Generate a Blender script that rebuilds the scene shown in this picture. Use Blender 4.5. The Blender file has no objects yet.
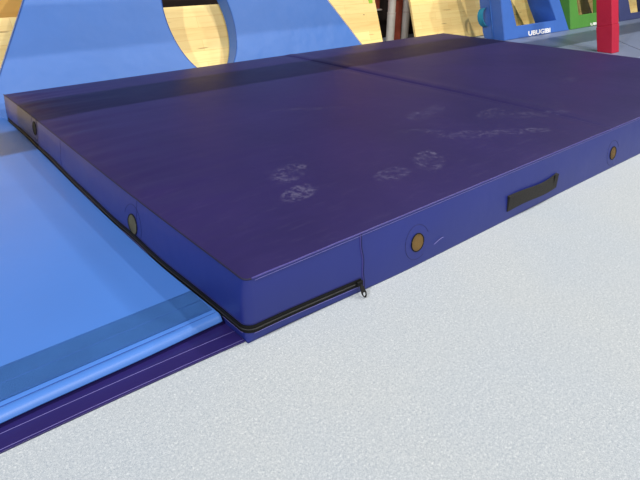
import bpy, bmesh, math, random
from mathutils import Vector, noise
random.seed(4)
S = bpy.context.scene
COL = S.collection
R = math.radians
sin, cos, pi, exp = math.sin, math.cos, math.pi, math.exp

# ------------------------------------------------------------------ camera
cd = bpy.data.cameras.new('camera'); co = bpy.data.objects.new('camera', cd); COL.objects.link(co)
co.location = (-0.625, -1.051, 0.976)
co.rotation_euler = (R(90 - 28.34), 0, R(49.8 - 90))
cd.sensor_width = 36; cd.lens = 534 / 640 * 36; cd.clip_start = 0.02; cd.clip_end = 100
S.camera = co

# ------------------------------------------------------------------ world and lamps
w = bpy.data.worlds.new('world'); S.world = w; w.use_nodes = True
bg = w.node_tree.nodes['Background']
bg.inputs[0].default_value = (0.80, 0.89, 1.0, 1); bg.inputs[1].default_value = 0.15

def lamp(name, loc, target, power, size, colour):
    ld = bpy.data.lights.new(name, 'AREA'); ld.shape = 'DISK'; ld.size = size
    ld.energy = power; ld.color = colour
    o = bpy.data.objects.new(name, ld); COL.objects.link(o)
    o.location = loc
    o.rotation_euler = (Vector(target) - Vector(loc)).to_track_quat('-Z', 'Y').to_euler()
    return o
lamp('unseen_lamp', (4.7, -0.5, 7.0), (2.0, 1.5, 0), 230, 0.12, (1.0, 0.95, 0.86))
lamp('unseen_lamp', (-6.5, -0.5, 7.0), (0.5, 1.5, 0), 620, 0.12, (0.95, 0.96, 1.0))  # added fill that brightens the crash mat's left side
lamp('unseen_lamp', (9.5, -0.5, 7.0), (6.5, 2.0, 0), 220, 0.15, (1.0, 0.95, 0.86))  # added fill over the right half
lamp('unseen_lamp', (1.2, -5.4, 7.0), (2.0, 2.5, 0), 190, 0.14, (1.0, 0.96, 0.88))
lamp('unseen_lamp', (8.0, -5.4, 7.0), (7.0, 2.5, 0), 200, 0.3, (1.0, 0.95, 0.86))
lamp('unseen_lamp', (-1.5, -9.5, 7.0), (2.5, 3.0, .5), 650, 0.3, (1.0, 0.95, 0.86))  # added fill aimed at the plywood behind the mats
lamp('unseen_lamp', (9.0, -9.5, 7.0), (6.0, 3.0, .5), 550, 0.3, (1.0, 0.95, 0.86))  # second added fill, for the plywood further right

S.view_settings.view_transform = 'Standard'; S.view_settings.look = 'None'
S.view_settings.exposure = 0.0; S.view_settings.gamma = 1.0
S.view_settings.use_curve_mapping = False

# ------------------------------------------------------------------ materials
def lin(c):
    return tuple(((v / 255) / 12.92 if v / 255 <= .04045 else ((v / 255 + .055) / 1.055) ** 2.4) for v in c) + (1,)

class NT:
    def __init__(s, name):
        s.m = bpy.data.materials.new(name); s.m.use_nodes = True
        s.t = s.m.node_tree; s.b = s.t.nodes['Principled BSDF']
    def n(s, typ, **kw):
        nd = s.t.nodes.new(typ)
        for k, v in kw.items():
            if k.startswith('i_'):
                key = k[2:]; nd.inputs[int(key) if key.isdigit() else key.replace('_', ' ')].default_value = v
            else: setattr(nd, k, v)
        return nd
    def l(s, a, b): s.t.links.new(a, b)
    def math(s, op, a, b=None, clamp=False):
        nd = s.t.nodes.new('ShaderNodeMath'); nd.operation = op; nd.use_clamp = clamp
        for i, v in enumerate((a, b)):
            if v is None: continue
            if isinstance(v, (int, float)): nd.inputs[i].default_value = v
            else: s.l(v, nd.inputs[i])
        return nd.outputs[0]
    def pos(s, scale=(1, 1, 1), rot=(0, 0, 0), loc=(0, 0, 0)):
        g = s.t.nodes.new('ShaderNodeNewGeometry'); mp = s.t.nodes.new('ShaderNodeMapping')
        mp.inputs['Scale'].default_value = scale; mp.inputs['Rotation'].default_value = rot; mp.inputs['Location'].default_value = loc
        s.l(g.outputs['Position'], mp.inputs['Vector']); return mp.outputs[0]
    def noise(s, vec, scale, detail=3, rough=.5):
        nd = s.n('ShaderNodeTexNoise', i_Scale=scale, i_Detail=detail, i_Roughness=rough)
        s.l(vec, nd.inputs['Vector']); return nd.outputs['Fac']
    def ramp(s, fac, stops):
        nd = s.t.nodes.new('ShaderNodeValToRGB'); e = nd.color_ramp.elements
        while len(e) < len(stops): e.new(.5)
        for el, (p_, c) in zip(e, stops): el.position = p_; el.color = c
        s.l(fac, nd.inputs[0]); return nd.outputs[0]
    def mix(s, fac, a, b, mode='MIX'):
        nd = s.t.nodes.new('ShaderNodeMix'); nd.data_type = 'RGBA'; nd.blend_type = mode
        for i, v in ((0, fac), (6, a), (7, b)):
            if isinstance(v, (int, float, tuple)): nd.inputs[i].default_value = v
            else: s.l(v, nd.inputs[i])
        return nd.outputs[2]
    def bump(s, h, strength, dist=.01):
        nd = s.n('ShaderNodeBump', i_Strength=strength, i_Distance=dist); s.l(h, nd.inputs['Height'])
        s.l(nd.outputs[0], s.b.inputs['Normal'])

def vinyl(name, c, rough=.42, var=.06, spec=.5, wr=.25, wscale=5, fine=500):
    t = NT(name); p = t.pos()
    n1 = t.noise(p, 3.0, 4)
    a = lin(c); lo = tuple(v * (1 - var) for v in a[:3]) + (1,); hi = tuple(min(1, v * (1 + var)) for v in a[:3]) + (1,)
    t.l(t.ramp(n1, [(.3, lo), (.7, hi)]), t.b.inputs['Base Color'])
    t.b.inputs['Roughness'].default_value = rough
    t.b.inputs['Specular IOR Level'].default_value = spec
    h = t.math('ADD', t.math('MULTIPLY', t.noise(p, wscale, 3), 1.0), t.math('MULTIPLY', t.noise(p, fine, 2), .03))
    t.bump(h, wr, .02)
    return t.m

def plain(name, c, rough=.6, metal=0.0, spec=.5, var=.08, bscale=60, bs=.1):
    t = NT(name); p = t.pos(); n1 = t.noise(p, 12, 3); a = lin(c)
    t.l(t.ramp(n1, [(.3, tuple(v * (1 - var) for v in a[:3]) + (1,)), (.7, tuple(min(1, v * (1 + var)) for v in a[:3]) + (1,))]), t.b.inputs['Base Color'])
    t.b.inputs['Roughness'].default_value = rough; t.b.inputs['Metallic'].default_value = metal
    t.b.inputs['Specular IOR Level'].default_value = spec
    t.bump(t.noise(p, bscale, 3), bs, .005)
    return t.m

def carpet_mat():
    t = NT('carpet'); p = t.pos()
    fine = t.noise(t.pos(scale=(1, 1.5, 1), rot=(0, 0, R(20))), 620, 3, .75); mid = t.noise(p, 150, 3, .6); big = t.noise(p, 1.6, 3)
    vor = t.n('ShaderNodeTexVoronoi', i_Scale=420.0); t.l(p, vor.inputs['Vector'])
    s = t.math('ADD', t.math('MULTIPLY', fine, .5), t.math('MULTIPLY', mid, .28))
    s = t.math('ADD', s, t.math('MULTIPLY', vor.outputs['Distance'], .22))
    c = t.ramp(s, [(.34, lin((128, 136, 146))), (.45, lin((163, 170, 178))), (.56, lin((179, 184, 189))), (.67, lin((214, 217, 218)))])
    c2 = t.ramp(big, [(.35, (.95, .975, 1, 1)), (.65, (1, 1, .985, 1))])
    t.l(t.mix(1.0, c, c2, 'MULTIPLY'), t.b.inputs['Base Color'])
    t.b.inputs['Roughness'].default_value = .95; t.b.inputs['Specular IOR Level'].default_value = .1
    t.bump(s, .35, .004)
    return t.m

def wood_mat(name, light, dark, bw=.55, bh=.085):
    t = NT(name)
    p = t.pos(rot=(R(90), 0, 0))
    br = t.n('ShaderNodeTexBrick', i_Scale=1.0, i_Mortar_Size=.0012, i_Brick_Width=bw, i_Row_Height=bh, i_Bias=-.2)
    br.inputs['Color1'].default_value = lin(light)
    br.inputs['Color2'].default_value = lin(tuple(int(a * .55 + b * .45) for a, b in zip(light, dark)))
    br.inputs['Mortar'].default_value = lin(dark)
    sq = t.pos(scale=(1, 1, 1), rot=(R(-90), 0, 0)); t.l(sq, br.inputs['Vector'])
    grain = t.noise(t.pos(scale=(2.2, 30, 34)), 1.0, 4, .55)
    g = t.ramp(grain, [(.36, (.90, .85, .75, 1)), (.5, (.98, .97, .94, 1)), (.7, (1, 1, 1, 1))])
    c = t.mix(.8, br.outputs['Color'], g, 'MULTIPLY')
    streak = t.noise(t.pos(scale=(3.2, 0, 42), loc=(3, 0, 7)), 1.0, 1)
    c = t.mix(t.ramp(streak, [(.70, (0, 0, 0, 1)), (.76, (.75, .75, .75, 1))]), c, lin((150, 110, 60)))
    vor = t.n('ShaderNodeTexVoronoi', i_Scale=5.0); t.l(t.pos(scale=(1, 0.001, 1.6)), vor.inputs['Vector'])
    c = t.mix(t.ramp(vor.outputs['Distance'], [(.035, (.9, .9, .9, 1)), (.06, (0, 0, 0, 1))]), c, lin((110, 78, 45)))
    t.l(c, t.b.inputs['Base Color']); t.b.inputs['Roughness'].default_value = .5
    t.bump(grain, .12, .004)
    return t.m

def top_mat():
    t = NT('purple_top_vinyl'); p = t.pos()
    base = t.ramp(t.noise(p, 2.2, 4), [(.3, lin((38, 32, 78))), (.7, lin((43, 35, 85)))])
    # chalky foot and hand marks left on the vinyl (stains with a shape of their own)
    prints = [(.56, .54, .11, .06, 30, 1), (.47, .36, .085, .05, 20, 1.1), (.87, .275, .09, .05, 5, .7), (1.10, .28, .12, .06, 40, 1.1),
              (1.38, .57, .14, .04, -40, .6), (1.52, .39, .14, .06, -32, .7), (1.76, .26, .16, .04, -30, .8), (1.78, .80, .1, .05, 30, .6),
              (1.93, .54, .12, .05, 10, .7), (1.6, .76, .10, .05, 20, .7), (2.05, .40, .25, .05, -25, .5), (1.25, 1.25, .22, .03, -30, .45),
              (2.35, 1.6, .25, .02, -20, .5), (2.7, 2.2, .3, .02, -10, .5), (3.1, .7, .12, .04, 10, .4)]
    tot = None
    for x, y, rx, ry, a, k in prints:
        q = t.n('ShaderNodeVectorMath', operation='SUBTRACT'); t.l(p, q.inputs[0]); q.inputs[1].default_value = (x, y, .2)
        r = t.n('ShaderNodeVectorRotate', rotation_type='Z_AXIS'); t.l(q.outputs[0], r.inputs['Vector']); r.inputs['Angle'].default_value = -R(a)
        sc = t.n('ShaderNodeVectorMath', operation='MULTIPLY'); t.l(r.outputs[0], sc.inputs[0]); sc.inputs[1].default_value = (.85 / rx, .85 / ry, 0)
        ln = t.n('ShaderNodeVectorMath', operation='LENGTH'); t.l(sc.outputs[0], ln.inputs[0])
        m = t.math('MULTIPLY', t.math('MULTIPLY', t.math('SUBTRACT', 1.0, ln.outputs['Value'], True), 4.5, True), k)
        tot = m if tot is None else t.math('MAXIMUM', tot, m)
    crack = t.noise(t.pos(scale=(1, 1, 1), rot=(0, 0, R(35))), 45, 4, .65)
    patch = t.noise(p, 13, 3)
    msk = t.math('MULTIPLY', tot, t.math('MULTIPLY', t.ramp(crack, [(.46, (0, 0, 0, 1)), (.62, (1, 1, 1, 1))]),
                                         t.ramp(patch, [(.36, (.15, .15, .15, 1)), (.6, (1, 1, 1, 1))])))
    c = t.mix(t.math('MULTIPLY', msk, .13, True), base, lin((170, 168, 190)))
    # thin dust all over
    dust = t.noise(t.pos(scale=(1, 5, 1), rot=(0, 0, R(25))), 9, 5, .7)
    c = t.mix(t.math('MULTIPLY', t.ramp(dust, [(.55, (0, 0, 0, 1)), (.8, (1, 1, 1, 1))]), .05), c, lin((150, 145, 170)))
    t.l(c, t.b.inputs['Base Color'])
    t.l(t.math('ADD', t.math('MULTIPLY', msk, .2), .50), t.b.inputs['Roughness'])
    t.b.inputs['Specular IOR Level'].default_value = .20
    h = t.math('ADD', t.noise(p, 3.2, 3), t.math('MULTIPLY', t.noise(p, 420, 2), .025))
    t.bump(h, .22, .02)
    return t.m

M = dict(
    carpet=carpet_mat(), top=top_mat(),
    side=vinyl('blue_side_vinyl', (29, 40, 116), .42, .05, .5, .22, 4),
    strip=vinyl('purple_strip_vinyl', (38, 30, 88), .30, .07, .5, .25, 7),
    mat=vinyl('blue_mat_vinyl', (68, 117, 196), .40, .03, .5, .15, 3),
    rmat=vinyl('sheen_blue_mat_vinyl', (118, 130, 158), .38, .05, .5, .3, 3),  # blue vinyl greyed: the sheen of reflections is put into the colour
    panel=vinyl('light_blue_vinyl', (62, 113, 192), .42, .03, .45, .9, 2.6),
    block=vinyl('mid_blue_vinyl', (62, 106, 188), .42, .05, .45, .4, 4),
    green=vinyl('green_vinyl', (80, 142, 60), .45, .06, .4, .5, 6),
    navy=vinyl('navy_vinyl', (58, 66, 112), .5, .1, .4, .6, 5),
    teal=plain('teal_webbing', (30, 132, 168), .8),
    red=vinyl('red_pad_vinyl', (172, 26, 55), .45, .07, .4, .3, 5),
    wood=wood_mat('pale_plywood', (255, 226, 152), (236, 188, 108)),
    owood=wood_mat('amber_plywood', (240, 190, 100), (215, 160, 80), 2.4, .5),
    wall=plain('dark_wall', (38, 24, 20), .8),
    rust=plain('rust_red_paint', (158, 76, 58), .6, 0, .3, .2),
    pipe=plain('grey_pipe', (205, 200, 190), .38, .2),
    lip=plain('grey_lip', (190, 180, 170), .6),
    black=plain('black_zipper', (10, 10, 11), .7, 0, .25),
    coil=plain('zipper_coil', (24, 24, 27), .5),
    web=plain('black_webbing', (26, 25, 24), .85, bscale=300, bs=.6),
    brass=plain('brass_mesh', (98, 76, 40), .75, 0, .3, .5, 400, 1),
    steel=plain('grey_mesh', (92, 90, 70), .75, 0, .3, .5, 400, 1),
    welt=plain('piping', (58, 52, 124), .5),
    weltdark=plain('side_piping', (18, 15, 52), .6),
    thread=plain('pale_thread', (130, 124, 190), .7),
    dthread=plain('dark_thread', (34, 34, 84), .8),
    bthread=plain('blue_thread', (40, 84, 160), .8),
    velcro=plain('velcro', (58, 102, 168), .98, 0, .1, .06, 500, 1.0),
    white=plain('white_print', (240, 240, 240), .6),
    gtape=plain('green_tape', (150, 200, 60), .6),
    beam=plain('beam_paint', (150, 150, 155), .7),
)

# ------------------------------------------------------------------ mesh helpers
def obj(name, verts, faces, mat, parent=None, smooth=False, mats=None, fm=None):
    off = Vector(parent_loc(parent)) if parent else Vector((0, 0, 0))
    me = bpy.data.meshes.new(name)
    me.from_pydata([tuple(Vector(v) - off) for v in verts], [], faces)
    me.materials.append(mat)
    bm = bmesh.new(); bm.from_mesh(me); bmesh.ops.recalc_face_normals(bm, faces=bm.faces); bm.to_mesh(me); bm.free()
    if smooth:
        for pl in me.polygons: pl.use_smooth = True
    o = bpy.data.objects.new(name, me); COL.objects.link(o)
    if parent: o.parent = parent
    return o
def parent_loc(o):
    v = Vector((0, 0, 0))
    while o: v += o.location; o = o.parent
    return v
def empty(name, loc, label, cat, group=None):
    o = bpy.data.objects.new(name, None); COL.objects.link(o); o.location = loc; o.empty_display_size = .1
    return tag(o, label, cat, group)
def tag(o, label, cat, group=None):
    o['label'] = label; o['category'] = cat
    if group: o['group'] = group
    return o
def bevel(o, wd, seg=3, angle=40):
    m = o.modifiers.new('bevel', 'BEVEL'); m.width = wd; m.segments = seg; m.limit_method = 'ANGLE'; m.angle_limit = R(angle)
    for pl in o.data.polygons: pl.use_smooth = True
    n = o.modifiers.new('wn', 'WEIGHTED_NORMAL'); n.keep_sharp = True
    return o
def box(x0, x1, y0, y1, z0, z1):
    v = [(x, y, z) for z in (z0, z1) for y in (y0, y1) for x in (x0, x1)]
    f = [(0, 1, 3, 2), (4, 5, 7, 6), (0, 1, 5, 4), (2, 3, 7, 6), (0, 2, 6, 4), (1, 3, 7, 5)]
    return v, f
def tube(pts, r, seg=8, closed=False):
    pts = [Vector(p) for p in pts]; v = []; f = []; n = len(pts)
    for i, p in enumerate(pts):
        a = pts[i - 1] if (i > 0 or closed) else p
        b = pts[(i + 1) % n] if (i < n - 1 or closed) else p
        d = (b - a).normalized(); up = Vector((0, 0, 1)) if abs(d.z) < .9 else Vector((1, 0, 0))
        e1 = d.cross(up).normalized(); e2 = d.cross(e1).normalized()
        for k in range(seg):
            t = 2 * pi * k / seg; v.append(p + e1 * (r * cos(t)) + e2 * (r * sin(t)))
    for i in range(n if closed else n - 1):
        j = (i + 1) % n
        for k in range(seg):
            k2 = (k + 1) % seg
            f.append((i * seg + k, i * seg + k2, j * seg + k2, j * seg + k))
    if not closed:
        f.append(tuple(range(seg))); f.append(tuple((n - 1) * seg + k for k in range(seg)))
    return v, f
def cyl(c, r, z0, z1, seg=32):
    return tube([(c[0], c[1], z0), (c[0], c[1], z1)], r, seg)
def ribbon(rows, closed=False):
    """rows: list of equal-length cross sections (closed loops) swept one after another"""
    m = len(rows[0]); v = [p for r_ in rows for p in r_]; f = []
    for i in range(len(rows) - 1):
        for k in range(m):
            k2 = (k + 1) % m; f.append((i * m + k, i * m + k2, (i + 1) * m + k2, (i + 1) * m + k))
    f.append(tuple(range(m))); f.append(tuple((len(rows) - 1) * m + k for k in range(m)))
    return v, f
def join(*vf):
    V = []; F = []
    for v, f in vf:
        b = len(V); V += list(v); F += [tuple(i + b for i in q) for q in f]
    return V, F

# ------------------------------------------------------------------ the setting
def struct(name, vf, mat):
    o = obj(name, vf[0], vf[1], mat); o['kind'] = 'structure'; return o
struct('floor', box(-8, 16, -6, 6, -.05, 0), M['carpet'])
struct('wall_back', box(-8, 16, 4.02, 4.12, 0, 5), M['wall'])
# unseen beam on added end posts, sized and placed to throw the dark band
struct('unseen_beam_1', join(box(-5, 13.5, 1.49, 1.81, 1.56, 1.64), box(-5, -4.85, 1.53, 1.75, 0, 1.56), box(13.3, 13.5, 1.53, 1.75, 0, 1.56)), M['beam'])

# ------------------------------------------------------------------ crash mat
LX, LY, H = 4.385, 2.80, .20
CM = empty('crash_mat', (LX / 2, LY / 2, 0), 'thick purple and blue crash mat with a black zipper round its side', 'gym mat')

def smooth(a, b, x):
    t = max(0, min(1, (x - a) / (b - a))); return t * t * (3 - 2 * t)
def bul_front(x):
    return .010 + .024 * smooth(0, .7, x) + .008 * smooth(1.5, 3, x)
def bul_left(y):
    return .012 + .016 * smooth(0, .5, y) - .02 * smooth(1.0, 2.6, y)
def fY(x, z):
    t = z / H
    return -(bul_front(x) * (1 - t) + .006 * sin(pi * t) + .002 * noise.noise(Vector((x * 4, z * 8, 0))) * sin(pi * t))
def lX(y, z):
    t = z / H
    return -(bul_left(y) * (1 - t) + .008 * sin(pi * t) + .005 * noise.noise(Vector((7, y * 4, z * 9))) * sin(pi * t))

RC = .020
def perim(z):
    """closed loop counter-clockwise from the far left corner: left side towards the camera, corner, front, right, back"""
    pts = []
    n = 90
    for i in range(n + 1):
        y = LY - (LY - RC) * i / n; pts.append((lX(y, z), y))
    x1, y1 = lX(RC, z), RC; x2, y2 = RC, fY(RC, z)
    for i in range(1, 8):
        a = pi / 2 * i / 8
        k = .85 * exp(-z / .014); px, py = x2 - (x2 - x1) * cos(a), y1 - (y1 - y2) * sin(a)
        pts.append((px + (x1 - px) * k, py + (y2 - py) * k))
    n = 140
    for i in range(n + 1):
        x = RC + (LX - RC) * i / n; pts.append((x, fY(x, z)))
    for i in range(1, 30): pts.append((LX + .01 * sin(pi * z / H), LY * i / 30))
    for i in range(0, 45): pts.append((LX - LX * i / 45, LY))
    return pts
zs = [0, .006, .02, .035, .05, .07, .09, .11, .13, .15, .17, .185, .195, .2]
rows = [[(x, y, z) for x, y in perim(z)] for z in zs]
m = len(rows[0]); V = [p for r_ in rows for p in r_]; F = []
for i in range(len(zs) - 1):
    for k in range(m):
        k2 = (k + 1) % m; F.append((i * m + k, i * m + k2, (i + 1) * m + k2, (i + 1) * m + k))
F.append(tuple(range(m)))
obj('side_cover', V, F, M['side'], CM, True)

def topz(x, y):
    d = min(x, LX - x, y, LY - y); d = max(d, 0)
    z = .009 * (1 - exp(-d / .10))
    wv = noise.noise(Vector((x * 1.3 + y * 1.1, y * 8.5, 3))) + .6 * noise.noise(Vector((x * 2 + y * 2, y * 19, 9)))
    z += .008 * exp(-max(0, x - .03) / .26) * wv * min(1, d / .05)
    wv2 = noise.noise(Vector((x * 9, y * 2.0, 5)))
    z += .0022 * exp(-((y - .0) / .25)) * wv2 * min(1, d / .05)
    z += .003 * noise.noise(Vector((x * 1.2, y * 1.2, 0))) * min(1, d / .1)
    g = exp(-((x - 2.19) / .012) ** 2); z -= .006 * g
    z += .005 * exp(-((x - 2.25) / .06) ** 2) * smooth(0, .4, y) - .003 * exp(-((x - 2.15) / .04) ** 2)
    return H + z
xs = [0, .006, .014, .025] + [.04 + i * .02 for i in range(104)] + [2.13 + i * .006 for i in range(24)] + [2.28 + i * .03 for i in range(70)] + [LX - .02, LX - .008, LX]
xs = sorted(set(round(v, 4) for v in xs if v <= LX))
ys = [0, .006, .014, .025] + [.04 + i * .018 for i in range(152)] + [LY - .012, LY]
ys = sorted(set(round(v, 4) for v in ys if v <= LY))
V = []
for y in ys:
    for x in xs:
        px, py = x, y
        if x < RC and y < RC:
            v2 = Vector((x - RC, y - RC)); mx = max(abs(v2.x), abs(v2.y))
            if v2.length > 0: v2 = v2.normalized() * mx
            px, py = RC + v2.x, RC + v2.y
        edge = (x in (0, LX)) or (y in (0, LY))
        V.append((px, py, H if edge else topz(px, py)))
nx = len(xs)
F = [(j * nx + i, j * nx + i + 1, (j + 1) * nx + i + 1, (j + 1) * nx + i) for j in range(len(ys) - 1) for i in range(nx - 1)]
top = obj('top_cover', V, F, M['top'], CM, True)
top['label'] = 'dark purple top with chalky footprints and a cross seam'
# welt along the front and right edge, darker stitched seam along the left edge
vf = tube([(RC + (LX - RC) * i / 160, -.001, H + .0005 + .0012 * noise.noise(Vector((i * .3, 0, 0)))) for i in range(161)], .0032, 8)
obj('edge_piping', *vf, M['welt'], CM, True)
vf = tube([(-.0008, RC + (LY - RC) * i / 120, H + .0005) for i in range(120, -1, -1)] +
          [(RC - RC * cos(pi / 2 * i / 6), RC - RC * sin(pi / 2 * i / 6), H) for i in range(1, 7)], .0028, 8)
obj('edge_piping', *vf, M['weltdark'], CM, True)
vf = tube([(.03 + (LX - .03) * i / 140, fY(.03 + (LX - .03) * i / 140, .192) - .0004, .192) for i in range(141)], .0007, 6)
obj('stitching', *vf, M['thread'], CM, True)

def per_path(y0, x1, zfun, out, n1=110, n2=40):
    """path on the side cover from y0 on the left side round the corner to x1 on the front: (point, outward)"""
    res = []
    for i in range(n1 + 1):
        y = y0 - (y0 - RC) * i / n1; z = zfun(-y); res.append((Vector((lX(y, z) - out, y, z)), Vector((-1, 0, 0))))
    for i in range(1, 8):
        a = pi / 2 * i / 8; z = zfun(0); ax, ay = lX(RC, z), RC; bx, by = RC, fY(RC, z)
        p = Vector((bx - (bx - ax) * cos(a), ay - (ay - by) * sin(a), z)); o_ = Vector((-cos(a), -sin(a), 0))
        res.append((p + o_ * out, o_))
    for i in range(n2 + 1):
        x = RC + (x1 - RC) * i / n2; z = zfun(x); res.append((Vector((x, fY(x, z) - out, z)), Vector((0, -1, 0))))
    return res
def zz(s): return .044 + .004 * smooth(0, -.6, s) - .006 * smooth(.05, .42, s)
path = per_path(LY - .01, .415, zz, .0)
hw, th = .0125, .0035
rows = [[p + Vector((0, 0, hw)) - o_ * .002, p + Vector((0, 0, hw)) + o_ * th, p + Vector((0, 0, -hw)) + o_ * th, p + Vector((0, 0, -hw)) - o_ * .002] for p, o_ in path]
ZP = obj('zipper', *ribbon(rows), M['black'], CM)
vf = tube([p + o_ * (th + .0005) for p, o_ in path], .0022, 6)
obj('zipper_coil', *vf, M['coil'], ZP, True)
for dz, mt in ((-.0175, M['thread']), (.0165, M['dthread'])):
    pth = per_path(LY - .01, .415, lambda s: zz(s) + dz, .0002)
    obj('stitching', *tube([p for p, o_ in pth], .0008, 5), mt, CM, True)
# slider and pull tab with its loop
sx = .405; sz = zz(.4); sy = fY(sx, sz) - .008
sl = obj('zipper_slider', *box(sx - .013, sx + .012, sy - .004, sy + .004, sz - .009, sz + .009), M['black'], ZP); bevel(sl, .002)
def ring_plate(cx, cz, y, wd, ht, hole, hz, th=.003, n=24):
    V = []; F = []
    for s_ in (-1, 1):
        for k in range(n):
            a = 2 * pi * k / n; V.append((cx + wd * cos(a) * (1 if sin(a) < 0 else .85), y + s_ * th / 2, cz + ht * sin(a)))
        for k in range(n):
            a = 2 * pi * k / n; V.append((cx + hole * cos(a), y + s_ * th / 2, cz + hz[0] + hz[1] * sin(a)))
    for k in range(n):
        j = (k + 1) % n; b = 2 * n
        F += [(k, j, n + j, n + k), (b + k, b + j, b + n + j, b + n + k), (k, j, b + j, b + k), (n + k, n + j, b + n + j, b + n + k)]
    return V, F
pv, pf = ring_plate(sx, sz - .028, 0, .0105, .028, .0055, (-.014, .0085))
pv = [(x - (sz - z) * .1, sy - .005 - (sz - z) * .5 + y, sz - (sz - z) * .60) for x, y, z in pv]
obj('zipper_pull', pv, pf, M['black'], sl)
# vertical stitched seams
def vseam_front(x, mt, r=.0012, z0=.002, z1=.197):
    obj('seam', *tube([(x + .002 * sin(i), fY(x, z0 + (z1 - z0) * i / 14) - .0006, z0 + (z1 - z0) * i / 14) for i in range(15)], r, 6), mt, CM, True)
vseam_front(.424, M['welt'], .0022); vseam_front(.430, M['dthread'], .001)
for y in (.70, 2.06, 1.62):
    obj('seam', *tube([(lX(y, .06 + .135 * i / 14) - .0002, y + .004 * sin(i * .5), .06 + .135 * i / 14) for i in range(15)], .0009, 6), M['dthread'], CM, True)
# round mesh air vents
def vent(side, s, z, r, mt):
    V = []; F = []; n = 28
    def P(a, rr, out):
        u = s + rr * cos(a); zz_ = z + rr * sin(a)
        return Vector((u, fY(u, zz_) - out, zz_)) if side == 'f' else Vector((lX(u, zz_) - out, u, zz_))
    V.append(P(0, 0, .0015))
    for ri in range(1, 5):
        for k in range(n): V.append(P(2 * pi * k / n, r * ri / 4, .0015))
    for k in range(n):
        j = (k + 1) % n; F.append((0, 1 + k, 1 + j))
        for ri in range(3): F.append((1 + ri * n + k, 1 + ri * n + j, 1 + (ri + 1) * n + j, 1 + (ri + 1) * n + k))
    # give it a back so that it is a thin disc
    b = len(V)
    for k in range(n): V.append(P(2 * pi * k / n, r, -.002))
    for k in range(n): F.append((1 + 3 * n + k, 1 + 3 * n + (k + 1) % n, b + (k + 1) % n, b + k))
    F.append(tuple(b + k for k in range(n)))
    o = obj('air_vent', V, F, mt, CM)
    obj('rim', *tube([P(2 * pi * k / n, r, .0015) for k in range(n)], .0022, 6, True), M['black'], o, True)
    obj('stitching', *tube([P(R(20) + R(290) * k / n, r * 1.95, .0003) for k in range(n)], .0007, 5), M['dthread'], o, True)
    return o
vent('f', .685, .088, .032, M['brass']); vent('f', 2.185, .078, .032, M['brass'])
vent('l', .73, .098, .038, M['steel']); vent('l', 2.10, .145, .034, M['steel'])
# loose thread end near the first vent
obj('thread', *tube([(.775 + .05 * t, fY(.775, .065) - .002 - .004 * sin(t * 3), .050 + .022 * sin(t * 1.6) - .01 * t * t) for t in [i / 12 for i in range(13)]], .0009, 5), M['thread'], CM, True)
# webbing handle: flat strap, sewn at both ends, bowed away from the cover
n = 24; rows = []
for i in range(n + 1):
    t = i / n; x = 1.24 + .385 * t; bow = .010 * sin(pi * t) ** .7 if 0 < t < 1 else 0
    zc = .073 + .004 * sin(2 * pi * t) + .004 * t; hh = .033 - .005 * sin(pi * t)
    y = fY(x, zc) - .003 - bow
    rows.append([(x, fY(x, zc + hh) - .003 - bow, zc + hh), (x, fY(x, zc + hh) + .001 - bow, zc + hh), (x, fY(x, zc - hh) + .001 - bow, zc - hh), (x, fY(x, zc - hh) - .003 - bow, zc - hh)])
HD = obj('handle', *ribbon(rows), M['web'], CM); HD['label'] = 'black webbing handle'
for dx in (0, .357):
    obj('handle_patch', *box(1.238 + dx, 1.268 + dx, fY(1.25 + dx, .062) - .006, fY(1.25 + dx, .062) + .002, .040 + dx * .01, .105 + dx * .01), M['web'], HD)

# the soft foam pulls its far left corner slightly in
def soft_corner(o):
    base = parent_loc(o)
    for v in o.data.vertices:
        q = v.co + base; f = max(0, 1 - q.x / LX)
        v.co.x += .032 * smooth(.4, 2.8, q.y) * f
        v.co.y -= .045 * max(0, q.y / LY) ** 2 * f
    for c in o.children: soft_corner(c)
for c in CM.children: soft_corner(c)

# ------------------------------------------------------------------ blue landing mat at left
ZB = .040
LM = empty('landing_mat', (-2.2, 1.5, 0), 'flat light blue landing mat on the floor left of the thick crash mat', 'gym mat')
XR, XL = -.041, -4.2
prof = [(.16, 0), (.14, 0), (.135, .0065), (.110, .0085), (.100, .019), (.104, .031), (.113, .038), (.124, .0405), (.131, .0375), (.138, .0405), (.16, ZB)] + [(.16 + .1 * i, ZB) for i in range(1, 27)] + [(2.86, ZB)] + [(2.86 - .1 * i, 0) for i in range(0, 27)]
def mat_edge(y): return min(lX(min(y, LY), .03), lX(min(y, LY), .0)) + .032 * smooth(.4, 2.8, y) - .009
rows = []
nn = 60
for i in range(nn + 1):
    x = XR + (XL - XR) * i / nn; e = -.004 * exp(-(i / 1.5))
    rows.append([(mat_edge(y) if i == 0 else x, y - (e + .003 * noise.noise(Vector((x * 5, 0, 0))) if y < .125 else 0), z) for y, z in prof])
o = obj('cover', *ribbon(rows), M['mat'], LM, True)
em = o.modifiers.new('es', 'EDGE_SPLIT'); em.split_angle = R(40)
obj('seam', *tube([(-.030 - i * .1, .131, ZB - .0012) for i in range(42)], .0013, 6), M['bthread'], LM, True)
vc = obj('hook_strip', *box(XL, -.034, .146, .277, ZB - .001, ZB + .003), M['velcro'], LM); vc['label'] = 'dark blue fuzzy hook and loop strip'
for y in (.152, .21, .271):
    obj('stitching', *tube([(-.036 - i * .15, y, ZB + .0032) for i in range(28)], .0007, 5), M['bthread'], LM, True)

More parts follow.
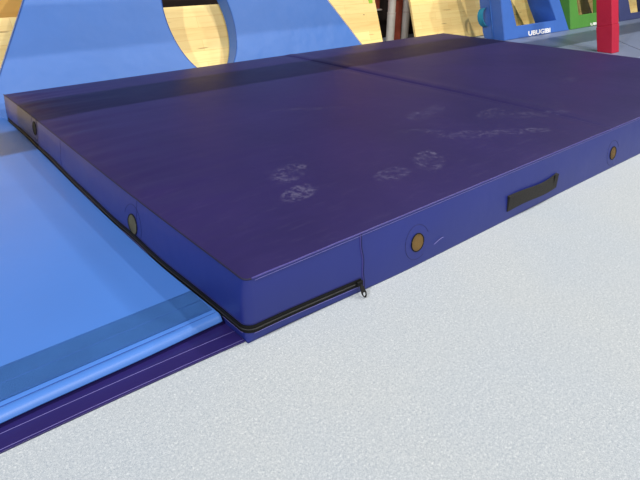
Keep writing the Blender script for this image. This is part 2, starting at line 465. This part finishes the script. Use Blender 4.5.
# purple apron strip under it
def sy_(x): return .030 * (1 - exp(x / .55)) * 1.25
sxs = [-.0135 - i * .07 for i in range(60)]
PS = obj('floor_strip', *ribbon([[(x, sy_(x), 0), (x, sy_(x), .005), (x, .128 if x < -.04 else .34, .005), (x, .128 if x < -.04 else .34, 0)] for x in [-.0135, -.0385, -.0405] + sxs[1:]]), M['strip']); bevel(PS, .0015)
tag(PS, 'narrow dark purple vinyl strip on the carpet along the blue landing mat front', 'floor strip')
for dy in (.0075, .057):
    obj('stitching', *tube([(x, sy_(x) + dy, .0052) for x in sxs], .00055, 5), M['thread'], PS, True)

# ------------------------------------------------------------------ mat at right
RM = obj('floor_mat', *box(4.47, 13, 1.18, 2.98, 0, .03), M['rmat']); bevel(RM, .008)
tag(RM, 'blue floor mat, greyed for sheen, under the red post and the window blocks', 'gym mat')
obj('seam', *tube([(5.78, 1.19, .0302), (6.02, 1.375, .0302), (6.3, 1.63, .0302), (6.6, 1.88, .0302), (7.0, 2.2, .0302)], .0022, 6), M['weltdark'], RM, True)
RS = obj('floor_mat', *box(4.47, 13, .86, 1.165, 0, .028), M['mat']); bevel(RS, .006)
tag(RS, 'sliver of bright blue mat at the right edge in front of the sheen-greyed mat', 'gym mat')

# ------------------------------------------------------------------ leaning things behind
def plate(x_s, y0, z0, lean, thick, holes=(), n_round=0):
    """x_s: outline as (x, s) with s measured up the leaning face; returns verts for front and back"""
    a = R(lean); up = Vector((0, sin(a), cos(a))); back = Vector((0, cos(a), -sin(a)))
    return lambda x, s, d=0: Vector((x, y0, z0)) + up * s + back * d
def holed(outline, hole, P, thick, bead=.012):
    """closed solid with one hole; outline and hole need the same number of points, both counter-clockwise"""
    n = len(outline); V = []; F = []
    steps = [(bead, 0), (0, bead), (0, thick - bead), (bead, thick)]
    def inset(loop, d, sgn):
        c = Vector((sum(p[0] for p in loop) / n, sum(p[1] for p in loop) / n))
        return [tuple(Vector(p) + (c - Vector(p)).normalized() * d * sgn) for p in loop]
    for loop, sgn in ((outline, 1), (hole, -1)):
        for d, dep in steps:
            for x, s in inset(loop, d, sgn): V.append(P(x, s, dep))
    for L in (0, 4):
        for q in range(3):
            for k in range(n):
                j = (k + 1) % n; a0 = (L + q) * n; a1 = (L + q + 1) * n; F.append((a0 + k, a0 + j, a1 + j, a1 + k))
    for q in (0, 3):
        for k in range(n):
            j = (k + 1) % n; F.append((q * n + k, q * n + j, (4 + q) * n + j, (4 + q) * n + k))
    return V, F
def resample(poly, angs, c):
    out = []
    for a in angs:
        d = Vector((cos(a), sin(a))); best = None
        for i in range(len(poly)):
            p, q = Vector(poly[i]), Vector(poly[(i + 1) % len(poly)])
            e = q - p; den = d.x * e.y - d.y * e.x
            if abs(den) < 1e-9: continue
            w_ = p - Vector(c); t = (w_.x * e.y - w_.y * e.x) / den; u = (w_.x * d.y - w_.y * d.x) / den
            if t > 0 and -1e-6 <= u <= 1 + 1e-6 and (best is None or t < best): best = t
        out.append((c[0] + d.x * best, c[1] + d.y * best))
    return out
def angles_with_corners(poly, hole, c, n=96):
    angs = [2 * pi * k / n for k in range(n)]
    for p in list(poly) + list(hole): angs.append(math.atan2(p[1] - c[1], p[0] - c[0]) % (2 * pi))
    angs = sorted(angs); res = []
    for a in angs:
        if not res or a - res[-1] > 1e-4: res.append(a)
    return res

# big light blue foam panel with an oval opening
PA = empty('foam_panel', (1.65, 2.87, 0), 'large light blue foam panel with an oval hole, leaning behind the thick crash mat', 'foam panel')
P = plate(None, 2.87, .0, 20, .14)
trap = [(-.105, .012), (3.41, .012), (2.60, 1.12), (.60, 1.12)]
c0 = (1.605, .55)
angs = angles_with_corners(trap, [], c0, 110)
outl = resample(trap, angs, c0)
hole = [(c0[0] + .292 * cos(a) / math.hypot(cos(a), sin(a) * .292 / .457), c0[1] + .292 * sin(a) / math.hypot(cos(a), sin(a) * .292 / .457)) for a in angs]
# gentle shear, the opening's foot sits a little to the right
hole = [(x + (c0[1] - s) * .07, s) for x, s in hole]
pv, pf = holed(outl, hole, P, .14, .008)
o = obj('cover', pv, pf, M['panel'], PA, True); em = o.modifiers.new('es', 'EDGE_SPLIT'); em.split_angle = R(35)
obj('piping', *tube([P(x, s, .0) for x, s in outl], .002, 6, True), M['bthread'], PA, True)
obj('piping', *tube([P(x, s, .004) for x, s in hole], .002, 6, True), M['bthread'], PA, True)

# pale plywood sheets
def sheet(x0, x1, xt0, xt1, y0, lean, s0, s1, mat, label, thick=.03):
    P = plate(None, y0, 0, lean, thick)
    v = [P(x0, s0), P(x1, s0), P(xt1, s1), P(xt0, s1), P(x0, s0, thick), P(x1, s0, thick), P(xt1, s1, thick), P(xt0, s1, thick)]
    f = [(0, 1, 2, 3), (4, 5, 6, 7), (0, 1, 5, 4), (1, 2, 6, 5), (2, 3, 7, 6), (3, 0, 4, 7)]
    o = obj('plywood_sheet', v, f, mat); bevel(o, .003, 2)
    return tag(o, label, 'plywood sheet')
shA = sheet(-2.4, 3.745, -2.4, 3.742, 3.035, 20, .012, .628, M['wood'], 'low pale knotty plywood sheet behind the holed light blue panel, left of the pipes')
shB = sheet(4.535, 13.0, 4.555, 13.0, 3.27, 20, .012, .90, M['wood'], 'tall pale plywood sheet right of the grey pipes, behind the window blocks')
shC = sheet(-2.4, .95, -2.4, .95, 3.45, 12, .004, 1.35, M['owood'], 'smooth amber plywood sheet at the top left corner, above the pale one')
Pw = plate(None, 3.035, 0, 20, .03)
v = [Pw(3.648, .54, -.0015), Pw(3.70, .54, -.0015), Pw(3.71, .615, -.0015), Pw(3.64, .615, -.0015), Pw(3.648, .54, .002), Pw(3.70, .54, .002), Pw(3.71, .615, .002), Pw(3.64, .615, .002)]
o = obj('green_tape', v, [(0, 1, 2, 3), (4, 5, 6, 7), (0, 1, 5, 4), (1, 2, 6, 5), (2, 3, 7, 6), (3, 0, 4, 7)], M['gtape'], shA)

# steel column between the sheets, with two pipes clamped to it
SC = empty('steel_column', (4.64, 3.8, 0), 'rust red steel column standing between the two plywood sheets', 'column')
obj('web', *box(4.575, 4.705, 3.70, 3.73, 0, 3.0), M['rust'], SC)
SP = empty('steel_plate', (4.3, 4.0, .36), 'rust red steel plate with a pale lower lip, left of the pipes', 'steel plate')
obj('plate', *box(3.9, 4.56, 3.95, 3.975, 0.36, 3.0), M['rust'], SP)
obj('lip', *box(3.9, 4.56, 3.90, 3.95, .345, .36), M['lip'], SP)
def gpipe(x, label):
    r = .050
    t = empty('pipe', (x, 3.7, 0), label, 'pipe', None)
    obj('lower_tube', *cyl((x, 3.7), r, 0, .325), M['pipe'], t, True)
    obj('upper_tube', *cyl((x, 3.7), r * .93, .335, 2.9), M['pipe'], t, True)
    obj('coupling', *cyl((x, 3.7), r * 1.05, .318, .338), M['lip'], t, True)
    for o in t.children:
        e = o.modifiers.new('es', 'EDGE_SPLIT'); e.split_angle = R(50)
gpipe(4.515, 'grey metal pipe on the left side of the rust red column')
gpipe(4.775, 'grey metal pipe on the right side of the rust red column')

# foam blocks with a window, leaning back
def wblock(label, out, win, mat, thick=.30, y0=2.72, z0=.03, lean=12, colour_seam=None):
    t = empty('window_block', ((out[0][0] + out[1][0]) / 2, y0, z0), label, 'foam block')
    P = plate(None, y0, z0, lean, thick)
    cx = sum(p[0] for p in win) / len(win); cs = sum(p[1] for p in win) / len(win)
    angs = angles_with_corners(out, win, (cx, cs), 40)
    o1 = resample(out, angs, (cx, cs)); h1 = resample(win, angs, (cx, cs))
    v, f = holed(o1, h1, P, thick, .010)
    v = [Vector((q.x, q.y, max(q.z, z0))) for q in v]
    o = obj('cover', v, f, mat, t, True); e = o.modifiers.new('es', 'EDGE_SPLIT'); e.split_angle = R(30)
    return t, P, o
B1, P1, o1 = wblock('mid blue foam block with a square window and white lettering, left of the green one',
            [(5.491, .0), (7.045, .0), (6.36, 1.05), (5.35, 1.05)], [(5.757, .148), (6.692, .154), (6.30, .72), (5.53, .72)], M['block'])
B1_s = obj('seam', *tube([P1(5.491 - .134 * s - .004, s, .15) for s in (0, .25, .5, .8, 1.04)], .006, 6), M['panel'], B1, True)
# teal webbing loop on its left side
rows = []
for i in range(17):
    a = pi * i / 16; d = .10 * sin(a); s = .30 - .105 * cos(a)
    xx = 5.491 - .134 * s
    rows.append([P1(xx - d, s, .20), P1(xx - d - .012, s, .20), P1(xx - d - .012, s, .27), P1(xx - d, s, .27)])
hl = obj('handle', *ribbon(rows), M['teal'], B1); hl['label'] = 'teal webbing handle'
B2, P2, o2 = wblock('green foam block with a window, partly hidden by the red post',
            [(7.10, .0), (8.585, .0), (8.38, 1.05), (6.98, 1.05)], [(7.316, .177), (8.36, .182), (8.30, .75), (7.13, .75)], M['green'])
B3, P3, o3 = wblock('navy blue foam block with a window at the right edge, beside the green one',
            [(8.62, .0), (10.3, .0), (9.9, 1.05), (8.43, 1.05)], [(8.999, .101), (10.0, .101), (9.7, .80), (8.62, .80)], M['navy'])

def lettering(txt, P, x0, x1, s0, s1, mat, parent):
    cu = bpy.data.curves.new('t', 'FONT'); cu.body = txt; cu.extrude = .01; cu.offset = .03; cu.resolution_u = 3
    to = bpy.data.objects.new('t', cu); COL.objects.link(to)
    bpy.context.view_layer.update()
    me = bpy.data.meshes.new_from_object(to.evaluated_get(bpy.context.evaluated_depsgraph_get()))
    bpy.data.objects.remove(to)
    vx = [v.co.x for v in me.vertices]; vy = [v.co.y for v in me.vertices]
    ax, bx, ay, by = min(vx), max(vx), min(vy), max(vy)
    vs = [P(x0 + (v.co.x - ax) / (bx - ax) * (x1 - x0), s0 + (v.co.y - ay) / (by - ay) * (s1 - s0), -.0015 - v.co.z * .15) for v in me.vertices]
    return obj('lettering', vs, [tuple(p_.vertices) for p_ in me.polygons], mat, parent)
lettering('UBUGIBI', P1, 6.01, 6.545, .012, .07, M['white'], B1)
lettering('UBUGIBI', P2, 7.66, 8.20, .012, .05, M['white'], B2)

# leaning red padded post
RP = empty('padded_post', (5.55, 1.6, .03), 'crimson red padded square post standing on the floor mat at the right', 'post')
def postbox(hx, s0, s1):
    a = R(15); up = Vector((0, sin(a), cos(a))); bk = Vector((0, cos(a), -sin(a)))
    v = []
    for s in (s0, s1):
        for dx, dy in ((-hx, -hx), (hx, -hx), (hx, hx), (-hx, hx)):
            q = Vector((5.625, 1.545, .03)) + up * s + Vector((dx, 0, 0)) + bk * dy
            if s == s0 and s0 <= .02: q.z = .03
            v.append(q)
    return v, [(0, 1, 2, 3), (4, 5, 6, 7), (0, 1, 5, 4), (1, 2, 6, 5), (2, 3, 7, 6), (3, 0, 4, 7)]
bevel(obj('lower_pad', *postbox(.083, 0, .27), M['red'], RP), .006)
bevel(obj('upper_pad', *postbox(.079, .27, 1.6), M['red'], RP), .006)
